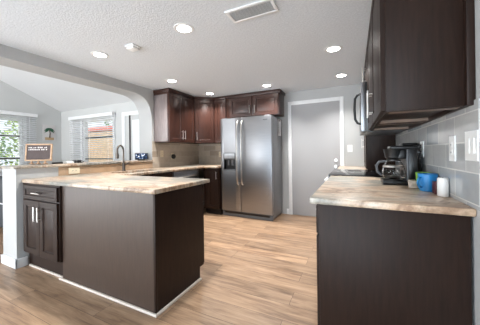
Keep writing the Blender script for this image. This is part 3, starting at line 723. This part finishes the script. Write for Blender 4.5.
add_door(t, mfT, 3.455, 4.09, CT+.02, 1.40, wood_m, 'r', 'high'); add_door(t, mfT, 3.455, 4.09, 1.41, ZT-.03, wood_m, 'r', 'low')

# upper right cabinets
UX = .143
mfO = frame_map((UX, 0, 0), (0, 1, 0), (-1, 0, 0))
def right_upper(label, y0, y1, z0, doors, endpanel):
    t = thing('upper_cabinet', (.3, (y0+y1)/2, z0), label, 'cabinet')
    k = .018
    obj('carcass', MB().box(UX, XR-.01, y0, y0+k, z0, ZT-.005, .001).box(UX, XR-.01, y1-k, y1, z0, ZT-.005, .001).box(UX, UX+k, y0+k, y1-k, z0, ZT-.005).box(XR-.028, XR-.01, y0+k, y1-k, z0, ZT-.005).box(UX, XR-.01, y0+k, y1-k, ZT-.03, ZT-.005), wood_m, t)
    obj('bottom_panel', MB().box(UX+k, XR-.028, y0+k, y1-k, z0+.022, z0+.035), wood_m, t)
    for a, b in ((y0+k, y0+.10), (y1-.06, y1-k)): obj('bottom_rail', MB().box(UX+k, XR-.028, a, b, z0+.003, z0+.021), under_m, t)
    if endpanel:
        obj('scribe_molding', MB().box(XR-.030, XR-.001, y0-.035, y0-.001, z0, ZT-.005, .003), wood_m, t)
        obj('end_panel', MB().box(UX+.003, XR-.012, y0-.006, y0, z0+.004, ZT-.006, .001), wood_m, t)
    for dd in doors: add_door(t, mfO, dd[0], dd[1], z0+.008, ZT-.04, wood_m, dd[2], 'low', hl=.19)
    return t
right_upper('dark upper cabinet filling the top right, nearest the viewer', 1.376, 2.0, UZ, [(1.38, 1.995, 'r')], True)
right_upper('dark upper cabinet hung between nearest cabinet and microwave', 2.004, 2.625, UZ, [(2.01, 2.62, 'l')], False)
right_upper('short dark cabinet hung above the microwave', 2.63, 3.40, 1.86, [(2.635, 3.01, 'r'), (3.015, 3.395, 'l')], False)
# microwave
t = thing('microwave', (.26, 3.01, UZ), 'stainless over-range microwave with black curved handle', 'microwave')
obj('body', MB().box(.107, XR-.012, 2.637, 3.395, UZ, 1.848, .003), black_m, t)
dr = obj('door', MB().box(.064, .106, 2.634, 3.20, UZ+.002, 1.848, .004), steel_m, t)
obj('door_window', MB().box(.061, .065, 2.75, 3.16, 1.46, 1.74, .001), glasstop_m, dr)
obj('handle', MB().tube([(.066, 2.69, 1.44), (.034, 2.69, 1.45), (.012, 2.69, 1.49), (.006, 2.69, 1.59), (.012, 2.69, 1.70), (.034, 2.69, 1.735), (.066, 2.69, 1.745)], .012, 12), black_m, dr)
obj('control_panel', MB().box(.064, .106, 3.205, 3.393, UZ+.002, 1.848, .004), black_m, t)
obj('vent_strip', MB().box(.12, XR-.06, 2.66, 3.37, UZ-.004, UZ, .001), grey_p_m, t)

# ------------------------------------------------------------------ coffee maker
cx, cy_ = .268, 2.13
t = thing('coffee_maker', (.31, 2.15, CT), 'black drip coffee maker with glass carafe on right counter', 'coffee maker')
obj('base', MB().box(.19, .405, 2.05, 2.25, CT, CT+.032, .010).cyl((cx, cy_, CT+.030), (cx, cy_, CT+.038), .068), black_m, t)
obj('column', MB().box(.345, .405, 2.05, 2.25, CT+.02, CT+.27, .012), black_m, t)
obj('column_trim', MB().box(.338, .350, 2.044, 2.06, CT+.03, CT+.26, .004), grey_p_m, t)
obj('head', MB().box(.24, .41, 2.045, 2.255, CT+.262, CT+.288, .01), black_m, t)
obj('brew_basket', MB().lathe((cx, cy_, CT+.185), [(.035, 0), (.055, .015), (.066, .075), (.068, .08), (.05, .08)]).box(.275, .35, 2.08, 2.19, CT+.19, CT+.265, .01), black_m, t)
cf = obj('carafe', MB().lathe((cx, cy_, CT+.040), [(.052, 0), (.070, .012), (.077, .048), (.071, .088), (.052, .122), (.047, .136), (.044, .136), (.049, .121), (.067, .087), (.073, .048), (.067, .016), (.0, .005)], 36, cap=False), glass_m, t)
obj('carafe_handle', MB().tube([(cx-.050, cy_-.0, CT+.172), (cx-.095, cy_-.01, CT+.168), (cx-.115, cy_-.015, CT+.138), (cx-.108, cy_-.015, CT+.09), (cx-.078, cy_-.01, CT+.062)], [.008, .009, .009, .008, .006], 10), grey_p_m, cf)
bd = MB(); bd.lathe((cx, cy_, CT+.128), [(.071, 0), (.073, .0), (.069, .012), (.066, .012)], 32, cap=False); obj('band', bd, nickel_m, cf)
obj('carafe_lid', MB().lathe((cx, cy_, CT+.176), [(.047, 0), (.047, .008), (.02, .010), (0, .010)]), black_m, cf)
# second tall black appliance behind: a grinder-like tower
t = thing('coffee_grinder', (.40, 2.36, CT), 'tall black ribbed canister behind the coffee maker', 'canister')
obj('body', MB().box(.355, .44, 2.27, 2.42, CT, CT+.29, .015), black_m, t)
obj('rib', MB().box(.375, .385, 2.262, 2.272, CT+.02, CT+.25, .002).box(.40, .41, 2.262, 2.272, CT+.02, CT+.25, .002).box(.424, .432, 2.262, 2.272, CT+.02, CT+.25, .002), grey_p_m, t)
obj('lid', MB().box(.345, .445, 2.262, 2.43, CT+.29, CT+.312, .008), black_m, t)
# blue caddy, green cup, dark red box, packets, candle
t = thing('mug', (.407, 1.825, CT), 'bright blue cup on right counter beside the dark red box', 'cup')
obj('bowl', MB().lathe((.407, 1.825, CT), [(.038, 0), (.043, .004), (.051, .106), (.053, .108), (.048, .108), (.041, .012), (0, .008)], 32, cap=False), blue_m, t)
obj('handle', MB().tube([(.365, 1.795, CT+.085), (.350, 1.775, CT+.078), (.345, 1.769, CT+.052), (.355, 1.781, CT+.028), (.372, 1.80, CT+.024)], .006, 10), blue_m, t)
tag(obj('tumbler', MB().lathe((.408, 1.93, CT), [(.030, 0), (.034, .004), (.042, .105), (.044, .107), (.039, .107), (.03, .01), (0, .008)], 28, cap=False), green_m, loc=(.408, 1.93, CT)), 'lime green tumbler between coffee maker and blue cup', 'cup')
tag(obj('tea_box', MB().box(.412, .459, 1.69, 1.755, CT, CT+.072, .003), red_m, loc=(.44, 1.72, CT)), 'dark red box between blue cup and white candle', 'box')
for k, (x, y, a, lab) in enumerate(((.362, 1.965, .5, 'cream sugar packet leaning by the green tumbler, further from viewer'), (.348, 1.90, .15, 'cream packet in front of the green tumbler, nearer the viewer'))):
    pk = MB().box(-.025, .025, -.006, .006, 0, .052, .004); pk.bm.transform(Matrix.Translation((x, y, CT+.002)) @ Matrix.Rotation(a, 4, 'Z') @ Matrix.Rotation(-.35, 4, 'X'))
    tag(obj('sugar_packet', pk, packet_m, loc=(x, y, CT)), lab, 'packet', 'packets by the cups')
t = thing('candle', (.441, 1.645, CT), 'plain white pillar candle on right counter against the tile', 'candle')
obj('wax', MB().lathe((.434, 1.645, CT), [(.022, 0), (.025, .003), (.025, .097), (.022, .102), (.010, .098), (0, .097)], 32), candle_m, t)
obj('wick', MB().cyl((.434, 1.645, CT+.096), (.434, 1.645, CT+.106), .0015, seg=8), dark_m, t)

# ------------------------------------------------------------------ ceiling fittings
def downlight(x, y, label, power):
    t = thing('ceiling_light', (x, y, ZC), label, 'light', 'recessed ceiling lights')
    tr = MB(); tr.lathe((x, y, ZC-.006), [(.062, .002), (.066, 0), (.088, .002), (.090, .006), (.06, .006)], 36, cap=False); obj('trim_ring', tr, white_m, t)
    ln = MB(); ln.lathe((x, y, ZC-.004), [(.0, 0), (.063, .0), (.063, .003)], 32); obj('lens', ln, lamp_m, t)
    l = bpy.data.lights.new('bulb', 'AREA'); l.shape = 'DISK'; l.size = .12; l.energy = power; l.color = (1, .99, .97); l.spread = math.radians(115)
    o = bpy.data.objects.new('bulb', l); C.objects.link(o); o.location = (0, 0, -.009); o.parent = t
PW = 7.2
for x, y, lab in ((-1.35, 1.68, 'large lit recessed light left of the air vent'), (-2.54, 1.70, 'lit recessed light left of the smoke detector near the arch'),
                  (-.19, 2.75, 'lit recessed light above range, nearer the viewer of the right pair'), (-2.50, 2.81, 'lit recessed light near the arch end, above the sink run'),
                  (-2.42, 3.74, 'lit recessed light in front of the diagonal corner cabinet'), (-1.30, 3.74, 'lit recessed light in front of the cabinet over fridge'),
                  (-.16, 3.76, 'lit recessed light in front of the back door')):
    downlight(x, y, lab, PW)
# air vent
vx0, vx1, vy0, vy1 = -.905, -.515, 1.62, 1.80
t = thing('air_vent', ((vx0+vx1)/2, (vy0+vy1)/2, ZC), 'white louvered rectangular air vent on the ceiling', 'vent')
obj('frame', MB().box(vx0, vx1, vy0, vy0+.025, ZC-.012, ZC, .003).box(vx0, vx1, vy1-.025, vy1, ZC-.012, ZC, .003).box(vx0, vx0+.025, vy0+.025, vy1-.025, ZC-.012, ZC, .003).box(vx1-.025, vx1, vy0+.025, vy1-.025, ZC-.012, ZC, .003), white_m, t)
obj('backing', MB().box(vx0+.02, vx1-.02, vy0+.02, vy1-.02, ZC-.003, ZC-.001), simple('vent_grey', rgb(158, 158, 158), .6), t)
lv = MB()
for k in range(9):
    y = vy0+.033+k*.0142; lv.prism([(y-.002, ZC-.011), (y+.001, ZC-.011), (y+.008, ZC-.004), (y+.005, ZC-.004)], lambda u, v, d: (d, u, v), vx0+.025, vx1-.025)
obj('louvers', lv, white_m, t)
t = thing('smoke_detector', (-2.04, 1.72, ZC), 'white box-like smoke detector on kitchen ceiling between two lights', 'smoke detector')
obj('mount', MB().box(-2.10, -1.98, 1.665, 1.775, ZC-.012, ZC, .004), white_m, t)
obj('cover', MB().box(-2.09, -1.99, 1.675, 1.765, ZC-.038, ZC-.012, .012), white_p_m, t)
t = thing('smoke_detector', (-5.97, 2.6, zr(2.6)), 'round smoke detector on the sloped sunroom ceiling', 'smoke detector')
sm = MB(); sm.lathe((0, 0, 0), [(.065, 0), (.065, -.02), (.05, -.035), (0, -.036)], 28); sm.bm.transform(Matrix.Translation((-5.97, 2.6, zr(2.6)-.002)) @ Matrix.Rotation(-math.atan(.44), 4, 'X'))
obj('cover', sm, cream_m, t)

# ------------------------------------------------------------------ sunroom: palm picture and sofa
px_, pz = 3.59, 1.765
t = thing('wall_picture', (XS, px_, pz), 'small palm tree picture on the sunroom gable wall', 'picture')
obj('canvas', MB().box(XS, XS+.02, px_-.155, px_+.155, pz-.21, pz+.22, .003), canvas_m, t)
pl = MB(); pl.tube([(XS+.024, px_+.01, pz-.13), (XS+.024, px_+.02, pz), (XS+.024, px_+.0, pz+.10)], [.014, .011, .009], 8); obj('palm_trunk', pl, bark_m, t)
fr = MB()
for a in (-30, 0, 30, 60, 90, 120, 150, 180, 210):
    a = math.radians(a); n = 6; prev = None
    for k in range(n+1):
        s = k/n; r = .125*s; y = px_+math.cos(a)*r*1.05; z = pz+.10+math.sin(a)*r*.75-.055*s*s; wd = .022*math.sin(PI*min(.97, s+.08))+.002
        cur = ((XS+.030, y-wd*math.sin(a), z+wd*math.cos(a)), (XS+.030, y+wd*math.sin(a), z-wd*math.cos(a)), (XS+.022, y, z))
        if prev: fr.quad(prev[0], cur[0], cur[2], prev[2]); fr.quad(prev[2], cur[2], cur[1], prev[1])
        prev = cur
obj('palm_fronds', fr, palm_m, t)
obj('sand', MB().box(XS+.02, XS+.026, px_-.10, px_+.11, pz-.19, pz-.12, .003), sand_m, t)
t = thing('sofa', (-5.5, 1.98, 0), 'dark grey sofa back at the left frame edge beyond low wall', 'sofa')
obj('backrest', MB().box(-6.5, -4.42, 1.58, 1.78, .10, .84, .05), sofa_m, t)
obj('piping', MB().box(-6.45, -4.416, 1.574, 1.60, .455, .475, .004), simple('pale_piping', rgb(190, 190, 194), .8), t)
obj('seat_base', MB().box(-6.5, -4.42, 1.781, 2.45, .10, .40, .03), sofa_m, t)
obj('arm', MB().box(-4.62, -4.42, 1.781, 2.42, .401, .62, .05), sofa_m, t)
obj('arm', MB().box(-6.5, -6.3, 1.781, 2.42, .401, .62, .05), sofa_m, t)
for x in (-6.29, -5.455): obj('seat_cushion', MB().box(x, x+.825, 1.785, 2.46, .401, .53, .04), sofa_m, t)
for x in (-6.4, -4.52):
    for y in (1.66, 2.36): obj('leg', MB().cyl((x, y, 0), (x, y, .10), .018, .028, 12), black_m, t)
